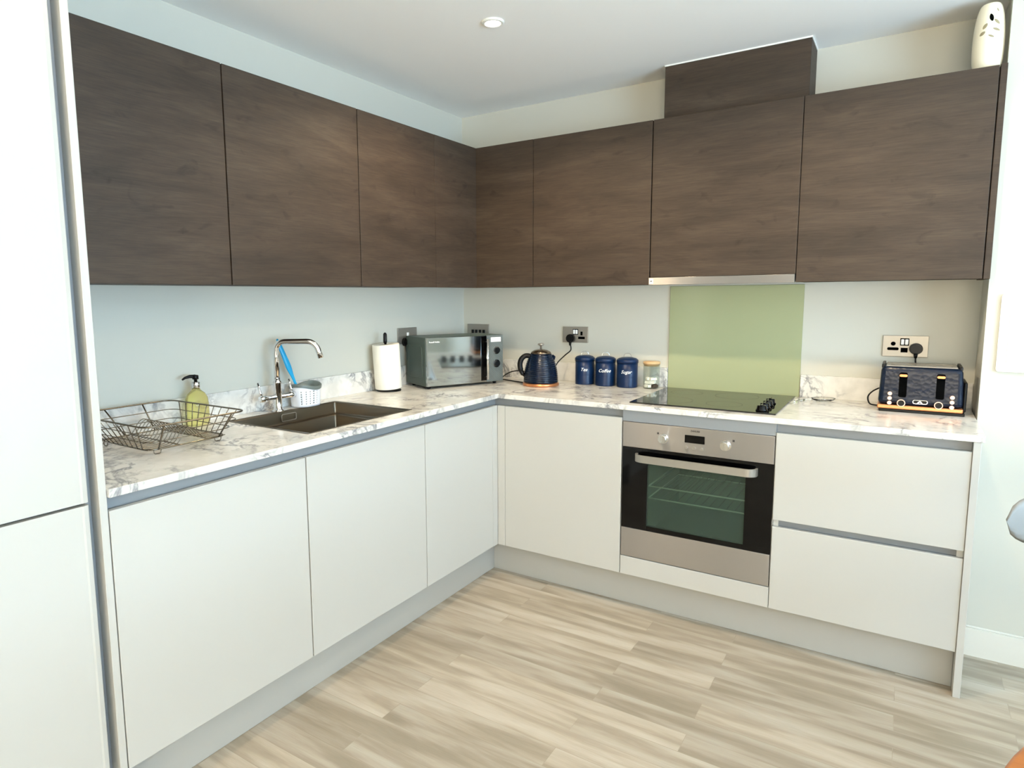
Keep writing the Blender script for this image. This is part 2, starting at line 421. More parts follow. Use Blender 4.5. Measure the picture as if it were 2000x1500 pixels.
# ------------------------------------------------------------------ worktop, upstands, splashback
SX0, SX1, SY0, SY1 = .100, .524, -1.712, -1.168      # sink opening
HX0, HX1, HY0, HY1 = 1.2285, 1.803, -.548, -.030      # hob glass
xs = [.0005, SX0, SX1, WO, 2.427]; ys = [YL, SY0, SY1, -WO, -.0005]
def keep(i, j):
    if i < 3: return not (i == 1 and j == 1)
    return j == 3
solo('worktop', cells(xs, ys, keep, ZWB, ZWT), M_marble, 'L-shaped white marble-effect worktop with grey veins over the cream base units', 'worktop', mod_bevel=.0018)
solo('upstand', B(.0005, .0125, YL, -.0135, ZWT, ZWT+.1, bev=.001), M_marble, 'long marble-effect upstand along the left wall behind the sink', 'upstand')
solo('upstand', B(.0005, 1.2255, -.0125, -.0005, ZWT, ZWT+.1, bev=.001), M_marble, 'marble-effect upstand behind the kettle and blue canisters', 'upstand')
solo('upstand', B(1.8175, 2.4275, -.0125, -.0005, ZWT, ZWT+.1, bev=.001), M_marble, 'short marble-effect upstand behind the toaster, right of the green glass', 'upstand')
solo('splashback', B(1.2275, 1.8155, -.0075, -.0005, ZWT, 1.402, bev=.001), M_green, 'sage green glass splashback panel between hob and extractor', 'splashback')

# ------------------------------------------------------------------ base units
def door(name, x0, x1, y0, y1, z0, z1, m, parent, **k): return part(name, B(x0, x1, y0, y1, z0, z1, bev=.0018, seg=2), m, parent, **k)
def open_box(axis, x0, x1, y0, y1, z0, z1, t=.018, top=True):
    """carcass: sides, bottom, top, back; axis = 'x' opens to +x, 'y' opens to -y"""
    bm = bmesh.new()
    add_box(bm, x0, x1, y0, y1, z0, z0+t)
    if top: add_box(bm, x0, x1, y0, y1, z1-t, z1)
    if axis == 'x':
        add_box(bm, x0, x1, y0, y0+t, z0+t, z1-t); add_box(bm, x0, x1, y1-t, y1, z0+t, z1-t); add_box(bm, x0, x0+.008, y0+t, y1-t, z0+t, z1-t)
    else:
        add_box(bm, x0, x0+t, y0, y1, z0+t, z1-t); add_box(bm, x1-t, x1, y0, y1, z0+t, z1-t); add_box(bm, x0+t, x1-t, y1-.008, y1, z0+t, z1-t)
    return bm
CF = D-.0205     # carcass front
RZ = .80         # carcass top under the rail
def left_unit(ya, yb, label, gl=.0015, gr=.0015, top=True):
    t = thing('base_cabinet', (.3, (ya+yb)/2, ZDB), label, 'cabinet')
    part('carcass', open_box('x', .02, CF, ya, yb, ZDB, RZ if top else .70, top=top), M_carc, t)
    door('door', D-.019, D, ya+gl, yb-gr, ZDB, ZDT, M_door, t)
    return t
Y2, Y1, YC = -1.789, -1.1586, -.6371
left_unit(YL+.001, Y2-.0005, 'tall-fronted cream base unit next to the fridge housing, under the draining rack', gr=.002)
left_unit(Y2+.0005, Y1-.0005, 'cream base unit under the sink, middle of the left run', gl=.002, top=False)
t = left_unit(Y1+.0005, YC, 'narrow cream base unit in the left run beside the inner corner')
part('corner_post', B(D-.019, D, YC, -D, ZDB, ZDT, bev=.0008), M_door, t)
t = thing('base_cabinet', (.9, -.3, ZDB), 'cream base unit left of the oven, below the kettle', 'cabinet')
part('carcass', open_box('y', .60, 1.2150, -CF, -.02, ZDB, RZ), M_carc, t)
part('corner_post', B(D+.0005, .6358, -D, -D+.019, ZDB, ZDT, bev=.0008), M_door, t)
door('door', .6372, 1.2150, -D, -D+.019, ZDB, ZDT, M_door, t)
# oven housing
OX0, OX1 = 1.2175, 1.8145
t = thing('oven_housing', ((OX0+OX1)/2, -.3, ZDB), 'cream housing panel below the built-in oven', 'cabinet')
bm = bmesh.new(); add_box(bm, OX0, OX0+.012, -CF, -.02, ZDB, .832); add_box(bm, OX1-.010, OX1, -CF, -.02, ZDB, .832)
add_box(bm, OX0+.012, OX1-.010, -CF, -.02, ZDB, .236)
part('carcass', bm, M_carc, t)
door('filler_panel', OX0+.001, OX1-.0005, -D, -D+.019, ZDB, .2395, M_door, t)
# drawers
t = thing('drawer_unit', (2.1, -.3, ZDB), 'cream two-drawer unit right of the oven', 'drawer unit')
part('carcass', open_box('y', 1.8160, 2.3975, -CF, -.02, ZDB, RZ), M_carc, t)
door('drawer_front', 1.8160, 2.3975, -D, -D+.019, .5105, ZDT, M_door, t)
door('drawer_front', 1.8160, 2.3975, -D, -D+.019, ZDB, .4835, M_door, t)
bm = bmesh.new(); add_box(bm, 1.8345, 2.3795, -D+.032, -D+.036, .455, .53); add_box(bm, 1.8345, 2.3795, -D+.021, -D+.032, .478, .481)
part('finger_rail', bm, M_rail, t, label='grey metal finger rail between the drawers')
solo('end_panel', B(2.3985, 2.4195, -.6005, -.0135, 0, ZWB-.0005, bev=.001), M_door, 'cream full-height end panel closing the right end of the base units', 'panel')
# rails under the worktop
def rail(poly_fn, name, label):
    solo(name, poly_fn, M_rail, label, 'handle rail')
bm = bmesh.new()
add_box(bm, D-.034, D-.030, YL+.001, -D+.034, RZ+.0005, ZWB-.0005); add_box(bm, D-.030, D-.0195, YL+.001, -D+.030, RZ+.018, RZ+.021)
rail(bm, 'handle_rail', 'grey aluminium finger rail under the worktop along the left run')
bm = bmesh.new()
add_box(bm, D-.030, 2.3980, -D+.030, -D+.034, .8325, ZWB-.0005)
add_box(bm, D-.030, OX0-.002, -D+.0301, -D+.0339, RZ+.0005, .8325); add_box(bm, OX1+.002, 2.3980, -D+.0301, -D+.0339, RZ+.0005, .8325)
add_box(bm, D+.02, OX0-.002, -D+.0195, -D+.030, RZ+.018, RZ+.021); add_box(bm, OX1+.002, 2.3980, -D+.0195, -D+.030, RZ+.018, RZ+.021)
add_box(bm, OX0, OX1, -D+.004, -D+.030, .8325, ZWB-.0005)
rail(bm, 'handle_rail', 'grey aluminium finger rail under the worktop above oven and drawers')
# plinths
solo('plinth', B(PD-.016, PD, YL+.001, -PD+.0165, .0005, ZDB-.001, bev=.001), M_plinth, 'grey plinth along the floor under the left run', 'plinth')
solo('plinth', B(PD+.0005, 2.3980, -PD, -PD+.016, .0005, ZDB-.001, bev=.001), M_plinth, 'grey plinth along the floor under the oven and drawers', 'plinth')

# ------------------------------------------------------------------ tall fridge housing at the left
t = thing('tall_cabinet', (.3, -2.75, 0), 'tall cream fridge housing with two doors at the left edge', 'tall cabinet')
part('side_panel', B(.0005, D, -2.4405, YL-.0005, 0, 2.16, bev=.0012), M_door, t)
part('side_panel', B(.0005, D, -3.10, -3.082, 0, 2.16, bev=.0012), M_door, t)
bm = bmesh.new(); add_box(bm, .0005, D-.045, -3.08, -2.4425, ZDB, 2.16); add_box(bm, .1, PD, -3.08, -2.4425, .0005, ZDB-.002)
part('carcass', bm, M_carc, t)
bm = bmesh.new(); add_box(bm, D-.044, D-.040, -2.50, -2.4410, ZDB, 2.16); add_box(bm, D-.040, D-.021, -2.4640, -2.4622, ZDB, 2.16)
part('handle_rail', bm, M_rail, t, label='grey recessed metal finger rail')
def lipdoor(z0, z1):
    bm = bmesh.new()
    poly = [(D-.020, -2.4640), (D-.004, -2.4640), (D, -2.4665), (D+.002, -2.4770), (D, -2.4815), (D, -3.08), (D-.020, -3.08)]
    add_prism(bm, poly, z0, z1); return bm
part('door', lipdoor(ZDB, .8745), M_door, t); part('door', lipdoor(.8815, 2.16), M_door, t)
part('gap_shade', B(D-.0395, D-.0202, -3.07, -2.468, .866, .890, bev=0), M_dark, t, label='dark strip standing in for the shade between the two doors')  # black strip that puts the shade of the door gap into colour

# ------------------------------------------------------------------ wall units
def wall_left_unit(ya, yb, label, gl=.001, gr=.001):
    t = thing('wall_cabinet', (.13, (ya+yb)/2, ZUB), label, 'wall cabinet')
    part('carcass', open_box('x', .001, DW-.0215, ya, yb, ZUB+.002, ZUT-.002, .016), M_wood, t)
    door('door', DW-.019, DW, ya+gl, yb-gr, ZUB, ZUT, M_wood, t)
    return t
U3, U2, U1 = -1.7964, -1.1603, -.6349
wall_left_unit(YL+.001, U3-.0002, 'dark oak wall cabinet nearest the fridge housing, above the draining rack', gr=.0022)
wall_left_unit(U3+.0002, U2-.0002, 'wide dark oak wall cabinet above the tap', gl=.0022, gr=.0018)
t = wall_left_unit(U2+.0002, U1, 'narrow dark oak wall cabinet above the kitchen roll', gl=.0018, gr=.0013)
part('corner_filler', B(DW-.019, DW, U1+.0013, -DW-.0005, ZUB, ZUT, bev=.0006), M_wood, t)
XA, XB, XC, XD = .6116, 1.2117, 1.8117, 2.4110
t = thing('wall_cabinet', (.6, -.13, ZUB), 'dark oak wall cabinet in the corner above the kettle', 'wall cabinet')
part('carcass', open_box('y', DW+.003, XB-.0006, -DW+.0215, -.001, ZUB+.002, ZUT-.002, .016), M_wood, t)
part('corner_filler', B(DW-.0185, XA-.0012, -DW, -DW+.019, ZUB, ZUT, bev=.0006), M_wood, t)
door('door', XA+.0012, XB-.0022, -DW, -DW+.019, ZUB, ZUT, M_wood, t)
t = thing('wall_cabinet', (1.5, -.13, ZUB+.03), 'dark oak wall cabinet holding the extractor above the hob', 'wall cabinet')
part('carcass', open_box('y', XB+.0006, XC-.0006, -DW+.0215, -.001, 1.441, ZUT-.002, .016), M_wood, t)
door('door', XB+.0022, XC-.0012, -DW, -DW+.019, 1.440, ZUT, M_wood, t)
t = thing('wall_cabinet', (2.1, -.13, ZUB), 'widest-looking dark oak wall cabinet at the right end, above the toaster', 'wall cabinet')
part('carcass', open_box('y', XC+.0006, XD-.0002, -DW+.0215, -.001, ZUB+.002, ZUT-.002, .016), M_wood, t)
door('door', XC+.0012, XD-.0030, -DW, -DW+.019, ZUB, ZUT, M_wood, t)
part('end_panel', B(XD+.0003, 2.4302, -DW-.001, -.001, ZUB-.001, ZUT+.002, bev=.0008), M_wood, t)
solo('chimney_box', B(1.2300, 1.8160, -.180, -.0005, ZUT-.0015, ZC-.006, bev=.001), M_wood, 'dark oak boxing above the hood cabinet reaching the ceiling', 'chimney box')
bm = bmesh.new(); add_box(bm, 1.2280, 1.8185, -.1825, -.0005, ZC-.0058, ZC-.0003)
struct('trim_1', bm, M_white)
# extractor
t = thing('extractor_hood', (1.507, -.13, ZUB), 'slim stainless extractor strip under the wall cabinets above the hob', 'extractor hood')
bm = bmesh.new(); add_box(bm, 1.2075, 1.8085, -DW-.001, -DW+.016, 1.4055, 1.4390, bev=.001)
part('front_strip', bm, M_steel, t)
part('underside', B(1.2150, 1.8050, -DW+.0165, -.012, 1.4120, 1.4385, bev=.001), M_satin, t)
bg_ = part('badge', B(1.2110, 1.2290, -DW-.0022, -DW-.0011, 1.4110, 1.4340, bev=.0004), M_print, t, label='small white square badge with a dark mark')
bm = bmesh.new()
for a in (PI/4, -PI/4, 0):
    q = bmesh.new(); add_box(q, -.006, .006, -.0003, .0003, -.0008, .0008); q.transform(Matrix.Translation((1.220, -DW-.0026, 1.4225)) @ Matrix.Rotation(a, 4, 'Y'))
    me = bpy.data.meshes.new('x'); q.to_mesh(me); q.free(); bm.from_mesh(me); bpy.data.meshes.remove(me)
part('mark', bm, M_ink, bg_)

# ------------------------------------------------------------------ sink + tap
xs = [SX0-.008, SX0+.004, .118, .165, .190, .505, SX1-.004, SX1+.008]
ys = [SY0-.008, SY0+.004, -1.692, -1.545, -1.525, -1.186, SY1-.004, SY1+.008]
def zf(i, j):
    if i in (0, 6) or j in (0, 6): return ZWT+.0012
    if j == 4 and 2 <= i <= 4: return ZWT-.185
    if j == 2 and i == 4: return ZWT-.115
    return ZWT-.052
t = thing('sink', (.31, -1.44, ZWT-.19), 'one-and-a-half bowl stainless sink set in the left worktop', 'sink')
o = part('basin', heightfield(xs, ys, zf), M_sink, t)
md = o.modifiers.new('bevel', 'BEVEL'); md.width = .007; md.segments = 3; md.limit_method = 'ANGLE'
for f in o.data.polygons: f.use_smooth = True
md = o.modifiers.new('solid', 'SOLIDIFY'); md.thickness = .001; md.offset = 0
part('drain', lathe([(.0, .004), (.018, .004), (.020, .0015), (.042, .0035), (.045, .0008)], (.39, -1.35, ZWT-.186)), M_chrome, t)
part('drain', lathe([(.0, .004), (.018, .004), (.020, .0015), (.038, .0035), (.040, .0008)], (.39, -1.612, ZWT-.116)), M_chrome, t)
bm = bmesh.new(); pl = [(0, y, z) for y, z in rrect(-1.475, -1.400, ZWT-.040, ZWT-.012, .006, 3)]
add_tube(bm, [(SX0+.0085, p[1], p[2]) for p in pl], .0018, 6, closed=True)
part('overflow', bm, M_satin, t)

t = thing('mixer_tap', (.082, -1.468, ZWT), 'chrome mixer tap with angular swan spout and two levers behind the sink', 'tap')
TX, TY = .082, -1.468
bm = lathe([(0, 0), (.026, 0), (.026, .005), (.019, .010), (.0165, .03), (.0165, .115), (.0175, .117), (.0175, .122), (.0125, .127), (.012, .135), (0, .136)], (TX, TY, ZWT))
part('body', bm, M_chrome, t)
th = math.radians(32); dx, dy = math.cos(th), math.sin(th)
path = [(0, .13), (0, .225)]
for k in range(1, 8):
    a = PI/2*k/7; path.append((.035-.035*math.cos(a), .250+.035*math.sin(a)-.0))
path += [(.11, .285), (.125, .285)]
for k in range(1, 8):
    a = PI/2*k/7*.88; path.append((.125+.05*math.sin(a), .235+.05*math.cos(a)))
e0, e1 = path[-2], path[-1]; d_ = Vector((e1[0]-e0[0], e1[1]-e0[1])).normalized()
path.append((e1[0]+d_.x*.028, e1[1]+d_.y*.028))
pts = [(TX+p*dx, TY+p*dy, ZWT+z) for p, z in path]
part('spout', tube(pts, .0115, 16), M_chrome, t)
for s in (-1, 1):
    cb = lathe([(0, 0), (.011, 0), (.010, .056), (.013, .060), (.013, .086), (.011, .088), (0, .088)], seg=24)
    cb.transform(Matrix.Translation((TX, TY, ZWT+.06)) @ Matrix.Rotation(-s*PI/2, 4, 'X'))
    v = part('valve', cb, M_chrome, t)
    y = TY+s*.078
    part('lever', tube([(TX, y, ZWT+.062), (TX-.004, y-.004, ZWT+.085), (TX-.012, y-.010, ZWT+.125)], [.0055, .005, .0045], 10), M_chrome, v)

# ------------------------------------------------------------------ sink caddy and brush
CCX, CCY = .074, -1.314
t = thing('sink_caddy', (CCX, CCY, ZWT), 'white perforated sink caddy with grey rim beside the tap', 'sink caddy')
NB = 96
def cad_r(a, z):
    tp = 1 + .10*z/.09
    hx, hy = .048*tp, .061*tp; n = 2.6
    c, s = math.cos(a), math.sin(a)
    q = (abs(c/hx)**n + abs(s/hy)**n)**(-1/n); return q*c, q*s
def rim(a): return .083 + .016*math.sin(a-math.radians(20))**2 * 1.0
zrows = [.002, .010, .014, .018, .024, .028, .034, .038, .044, .048, .054, .058, .064, .068, None]
bm = bmesh.new(); rows = []
for zr in zrows:
    rows.append(ring(bm, [(*cad_r(2*PI*i/NB, .08 if zr is None else zr), rim(2*PI*i/NB)-.010 if zr is None else zr) for i in range(NB)]))
for j in range(len(rows)-1):
    for i in range(NB):
        ang = math.degrees(2*PI*(i+.5)/NB)
        if 285 < ang or ang < 25:
            if j in (2, 4, 6, 8, 10, 12) and j < 13 and (i % 5) == 0: continue
        f = bm.faces.new((rows[j][i], rows[j][(i+1) % NB], rows[j+1][(i+1) % NB], rows[j+1][i])); f.smooth = True
bm.faces.new(rows[0][::-1])
o = finish('body', bm, M_caddy, t, local=True); md = o.modifiers.new('solid', 'SOLIDIFY'); md.thickness = .0018; md.offset = -1
bm = bmesh.new(); rows = []
for k, (zo, sc) in enumerate(((-.012, 1.02), (0, 1.05), (.003, 1.0), (0, .94), (-.075, .86))):
    rows.append(ring(bm, [(cad_r(2*PI*i/NB, .088)[0]*sc, cad_r(2*PI*i/NB, .088)[1]*sc, max(.006, rim(2*PI*i/NB)+zo)) for i in range(NB)]))
for a, b_ in zip(rows, rows[1:]): bridge(bm, a, b_)
bm.faces.new(rows[-1])
finish('rim', bm, M_cgrey, t, local=True, label='soft grey rim and lining of the caddy')
bm = bmesh.new(); add_box(bm, -.002, .002, -.050, .050, .012, .082, bev=.001)
finish('divider', bm, M_cgrey, t, local=True)
p0, p1 = Vector((.068, -1.325, ZWT+.02)), Vector((.034, -1.420, 1.194))
bm = bmesh.new(); P = [p0.lerp(p1, k/20) for k in range(21)]
R_ = [.006, .006, .006, .006, .006, .006, .0065, .007, .008, .0095, .012, .0135, .014, .0135, .0125, .012, .0115, .011, .010, .008, .004]
add_tube(bm, P, R_, 14, flat=.55, upv=(0, 1, 0))
solo('dish_brush', bm, M_blue, 'bright blue dish brush handle leaning in the sink caddy', 'brush')

# ------------------------------------------------------------------ soap bottle
BX, BY = .058, -1.816
t = thing('soap_bottle', (BX, BY, ZWT), 'yellow liquid soap bottle with black pump behind the draining rack', 'soap bottle')
prof = [(0, .001), (.038, .001), (.0425, .006), (.043, .02), (.042, .075), (.039, .100), (.030, .117), (.018, .127), (.0145, .130), (.0145, .134), (0, .134)]
finish('bottle', lathe(prof, sx=.8, sy=1.05), M_soap, t, local=True)
finish('collar', lathe([(0, .1345), (.0150, .1345), (.0150, .158), (.0120, .160), (0, .160)], seg=32), M_chrome, t, local=True, label='silver pump collar')
bm = lathe([(0, .1605), (.006, .1605), (.006, .168), (.0110, .169), (.0110, .182), (.008, .184), (0, .184)], seg=24)
add_tube(bm, [(0, 0, .179), (-.008, -.018, .180), (-.012, -.034, .176), (-.014, -.044, .170)], [.0075, .006, .0045, .0035], 10)
finish('pump', bm, M_black, t, local=True, label='black pump head')

# ------------------------------------------------------------------ draining rack
t = thing('draining_rack', (.255, -2.07, ZWT), 'dark chrome wire draining rack on the worktop by the fridge housing', 'dish rack')
RX0, RX1, RY0, RY1, RZ_ = .050, .470, -2.245, -1.912, 1.008
bx0, bx1, by0, by1, bz = .085, .365, -2.180, -1.915, .918
def loop(x0, x1, y0, y1, z, r, zf=None):
    return [(x, y, z if zf is None else zf(x, y)) for x, y in rrect(x0, x1, y0, y1, r, 5)]
part('rim', tube(loop(RX0, RX1, RY0, RY1, RZ_, .035), .0028, 8, closed=True), M_wire, t)
bm = tube(loop(bx0, bx1, by0, by1, bz, .03), .0024, 8, closed=True)
part('base_frame', bm, M_wire, t)
bm = bmesh.new()
for f, r_ in ((.34, .0015), (.67, .0015)):
    add_tube(bm, loop(bx0+(RX0-bx0)*f, bx1+(RX1-bx1)*f, by0+(RY0-by0)*f, by1+(RY1-by1)*f, bz+(RZ_-bz)*f, .033), r_, 6, closed=True)
part('side_hoops', bm, M_wire, t)
bm = bmesh.new()
for ya, yb in ((RY0, by0), (RY1, by1)):
    for k in range(9):
        f = (k+.5)/9
        part('side_bar', tube([(RX0+.03+(RX1-RX0-.06)*f, ya, RZ_), (bx0+.02+(bx1-bx0-.04)*f, yb, bz)], .0015, 6), M_wire, t)
for k in range(2):
    f = (k+.5)/2
    part('side_bar', tube([(RX0, RY0+.04+(RY1-RY0-.08)*f, RZ_), (bx0, by0+.03+(by1-by0-.06)*f, bz)], .0024, 6), M_wire, t)
part('side_bar', tube([(RX1, RY1-.055, RZ_), (bx1, by1-.03, bz)], .0026, 6), M_wire, t)
part('side_bar', tube([(RX1, RY0+.055, RZ_), (bx1, by0+.03, bz)], .0026, 6), M_wire, t)
bm.free()
bm = bmesh.new()
prof = [(by0, bz), (by0+.05, bz-.002), (by0+.095, bz+.002), (by0+.125, bz+.040), (by0+.150, bz+.044), (by0+.185, bz+.006), (by0+.205, bz+.002), (by1, bz)]
for k in range(15):
    x = bx0+.01+(bx1-bx0-.02)*k/14
    add_tube(bm, catmull([(x, y, z) for y, z in prof], 4), .0014, 6)
for y, z in (prof[2], prof[4], prof[5]):
    add_tube(bm, [(bx0+.004, y, z), (bx1+.004, y, z)], .002, 6)
part('plate_bed', bm, M_wire, t)
for fx, fy in ((bx0+.03, by0+.003), (bx1-.006, by0+.03), (bx0+.03, by1-.003), (bx1-.006, by1-.03)):
    d_ = Vector((0, .012, 0)) if fx > .2 else Vector((.012, 0, 0)); c_ = Vector((fx, fy, 0))
    zb = ZWT+.0016
    pts = [c_-d_+Vector((0, 0, bz)), c_-d_*.9+Vector((0, 0, zb+.003)), c_-d_*.6+Vector((0, 0, zb)), c_+d_*.6+Vector((0, 0, zb)), c_+d_*.9+Vector((0, 0, zb+.003)), c_+d_+Vector((0, 0, bz))]
    part('foot', tube(pts, .0015, 6), M_wire, t)

# ------------------------------------------------------------------ kitchen roll
KX, KY = .083, -.786
t = thing('roll_holder', (KX, KY, ZWT), 'dark metal kitchen roll holder standing left of the microwave', 'roll holder')
finish('base', lathe([(0, 0), (.060, 0), (.062, .003), (.060, .007), (.02, .009), (0, .009)]), M_black, t, local=True)
bm = tube([(0, 0, .008), (-.002, -.018, .275)], .006, 12)
add_lathe(bm, [(0, 0), (.0085, .002), (.0095, .012), (.009, .045), (.005, .052), (0, .053)], (-.002, -.0165, .235), 20)
finish('pole', bm, M_black, t, local=True)
bm = bmesh.new()
add_lathe(bm, [(.021, 0), (.0645, 0), (.066, .002), (.066, .216), (.0645, .218), (.021, .218), (.021, 0)], (0, 0, 0), 64)
bm.transform(Matrix.Translation((KX, KY-.001, ZWT+.0145)) @ Matrix.Rotation(math.radians(4.0), 4, 'X') @ Matrix.Rotation(math.radians(0), 4, 'Y'))
solo('kitchen_roll', bm, M_paper, 'white kitchen paper roll on the holder left of the microwave', 'kitchen roll')

# ------------------------------------------------------------------ microwave
MW, MD, MH = .455, .235, .246
MA = math.atan2(.411, .194)
t = thing('microwave', (.233, -.672, ZWT), 'grey-green microwave with mirrored door standing diagonally in the corner', 'microwave', rotz=MA)
# local: x = along front, y = depth into the corner, z = up
fin = lambda n, bm, m, p=t, **k: finish(n, bm, m, p, local=True, **k)
o = fin('casing', B(0, MW, .014, MD, .012, .012+MH, bev=.004, seg=2), M_mwside)
fin('side_pressing', tube([(-.0002, p[0], p[1]) for p in rrect(.05, MD-.03, .05, .215, .02, 5)], .0028, 6, closed=True), M_mwside, o)
for fx in (.03, MW-.03):
    for fy in (.04, MD-.03):
        fin('foot', lathe([(0, 0), (.010, 0), (.012, .0125), (0, .0125)], (fx, fy, 0), 16), M_black)
dr = fin('door', B(.002, .352, 0, .0135, .0135, .012+MH-.001, bev=.002, seg=2), M_mwmir, label='mirrored microwave door')
fin('handle_backing', B(.318, .3515, -.0012, -.0001, .022, .012+MH-.006, bev=.0005), M_blackgl, dr)
hb = tube([(.342, -.0275, .030), (.342, -.0275, .240)], .0065, 14)
for z in (.045, .225): add_tube(hb, [(.342, -.0275, z), (.342, -.0012, z)], .004, 10)
fin('handle', hb, M_chrome, dr)
q = text_bm('Russell Hobbs', .0105, 0, .0003, .0001); q.transform(Matrix.Translation((.045, -.0006, .235)) @ Matrix.Rotation(PI/2, 4, 'X'))
fin('logo', q, M_print, dr)
pn = fin('control_panel', B(.3535, MW-.001, 0, .0135, .0135, .012+MH-.001, bev=.002, seg=2), M_mwpan, label='ribbed grey control panel')
fin('display', B(.378, .440, -.0014, -.0001, .222, .246, bev=.0004), M_print, pn, label='white display')
for z in (.178, .108):
    d0 = bmesh.new(); cyl_y(d0, .411, z, -.006, -.0001, .0205, 40); o = fin('dial', d0, M_chrome, pn, label='round dial with chrome ring and black face')
    d0 = bmesh.new(); cyl_y(d0, .411, z, -.016, -.0061, .0165, 40, .0150); add_box(d0, .4095, .4125, -.0175, -.016, z-.013, z+.013); fin('dial_cap', d0, M_black, o)

# ------------------------------------------------------------------ kettle
KX, KY = .639, -.235
t = thing('kettle', (KX, KY, ZWT), 'navy ribbed kettle with copper base ring and black handle', 'kettle')
fin = lambda n, bm, m, p=t, **k: finish(n, bm, m, p, local=True, **k)
fin('base_ring', lathe([(0, 0), (.090, 0), (.0935, .004), (.0935, .011), (.091, .015), (0, .015)], seg=64), M_copper, label='copper coloured base ring')
prof = [(0, .0155), (.0865, .0155), (.0880, .020)]
for k in range(0, 61):
    f = k/60; z = .022+.132*f
    r = .0885 - .003*f - .028*f**2.4
    prof.append((r + .0009*math.cos(f*2*PI*13), z))
prof += [(.0560, .158), (.0535, .163), (0, .163)]
fin('body', lathe(prof, seg=72), M_navy)
A_ = Vector((math.cos(YAW), math.sin(YAW), 0))      # the spout points right, across the view
hp = [A_*-.052+Vector((0,0,.150)), A_*-.078+Vector((0,0,.153)), A_*-.099+Vector((0,0,.138)), A_*-.108+Vector((0,0,.110)), A_*-.104+Vector((0,0,.080)), A_*-.093+Vector((0,0,.058)), A_*-.083+Vector((0,0,.050))]
fin('handle', tube(catmull(hp, 6), [.013]*12+[.0135]*13+[.011]*6+[.007]*6, 12, flat=.9), M_black, label='black curved handle')
sp = bmesh.new(); add_tube(sp, [A_*.040+Vector((0,0,.120)), A_*.058+Vector((0,0,.140)), A_*.069+Vector((0,0,.153))], [.024, .017, .009], 16)
fin('spout', sp, M_navy)
ld = fin('lid', lathe([(0, .1635), (.0525, .1635), (.0535, .166), (.048, .174), (.034, .182), (.015, .186), (0, .187)], seg=48), mat('lid_metal', (120, 104, 88), .2, .9), label='domed metal lid')
fin('knob', lathe([(0, .187), (.0055, .187), (.004, .199), (.007, .204), (.0165, .208), (.0175, .212), (.014, .216), (0, .217)], seg=32), M_satin, ld)
# lead and plug
def plug_bm(x, z, y=-.003):
    bm = bmesh.new()
    poly = [(x+.0235*math.cos(a), z+.0225*math.sin(a)) for a in [2*PI*k/24 for k in range(24)]]
    add_prism_y(bm, poly, y, y-.018); add_prism_y(bm, [(x+(px_-x)*.8, z+(pz_-z)*.8) for px_, pz_ in poly], y-.018, y-.028)
    add_tube(bm, [(x, y-.014, z-.018), (x, y-.014, z-.038)], [.008, .005], 10)
    return bm
cb = tube(catmull([(.703, -.017, 1.098), (.705, -.020, 1.070), (.690, -.06, 1.045), (.665, -.10, 1.005), (.655, -.12, .955), (.655, -.125, .912), (.650, -.145, .909)], 6), .0032, 8)
ld = part('power_lead', cb, M_black, t)
part('plug', plug_bm(.703, 1.134, -.0085), M_black, ld, label='black three-pin plug')

# ------------------------------------------------------------------ canisters
def canister(x, y, r, word, label, lidm):
    t = thing('canister', (x, y, ZWT), label, 'canister', group='navy storage canisters')
    fin = lambda n, bm, m, p=t, **k: finish(n, bm, m, p, local=True, **k)
    prof = [(0, 0), (r-.001, 0), (r, .002)]
    for k in range(25):
        prof.append((r+(.0008*math.cos(k*PI) if 2 < k < 22 else 0), .006+.002*k))
    prof += [(r, .062), (r, .124), (0, .124)]
    fin('body', lathe(prof, seg=64), M_tin)
    ld = fin('lid', lathe([(r-.001, .122), (r+.0025, .122), (r+.0025, .135), (r+.001, .138), (r*.85, .145), (r*.5, .150), (0, .151)], seg=64), M_tin)
    a = YAW
    hp = [(k_*math.cos(a), k_*math.sin(a), z) for k_, z in ((-.018, .149), (-.017, .160), (-.009, .168), (.009, .168), (.017, .160), (.018, .149))]
    fin('lid_handle', tube(catmull(hp, 5), .0017, 8), lidm, ld)
    q = text_bm(word, .0235, .38, .0003, 0)
    for v in q.verts:
        ang = math.atan2(CY-y, CX-x) - .12 + v.co.x/r
        rr_ = r+.0009+v.co.z
        v.co = Vector((rr_*math.cos(ang), rr_*math.sin(ang), .079+v.co.y))
    fin('lettering', q, M_print)
canister(.812, -.073, .0490, 'Tea', 'navy blue tin canister lettered Tea, nearest the kettle', M_chrome)
canister(.927, -.076, .0500, 'Coffee', 'navy blue tin canister lettered Coffee, between the other two', M_chrome)
canister(1.043, -.076, .0510, 'Sugar', 'navy blue tin canister lettered Sugar, next to the glass jar', M_satin)

# ------------------------------------------------------------------ glass jar
JX, JY, JR = 1.163, -.064, .0400
t = thing('glass_jar', (JX, JY, ZWT), 'clear glass jar with wooden lid next to the green splashback', 'jar')
finish('jar_body', lathe([(0, 0), (JR-.002, 0), (JR, .002), (JR, .120), (JR-.0022, .120), (JR-.0022, .005), (0, .005)], seg=56), M_jarglass, t, local=True)
finish('lid', lathe([(0, .112), (JR-.003, .112), (JR-.003, .1205), (JR+.001, .1205), (JR+.001, .131), (JR-.001, .133), (0, .133)], seg=56), M_cork, t, local=True, label='pale wooden lid')
cubes = []
pos = [(-.020, -.018, .012), (-.002, -.026, .012), (-.024, .004, .012), (-.006, .020, .012), (-.019, -.016, .030), (-.001, -.024, .030), (.016, -.020, .032), (-.012, .010, .030), (.010, .016, .030), (-.014, -.012, .048), (.006, -.014, .048), (.020, .000, .046)]
c0 = None
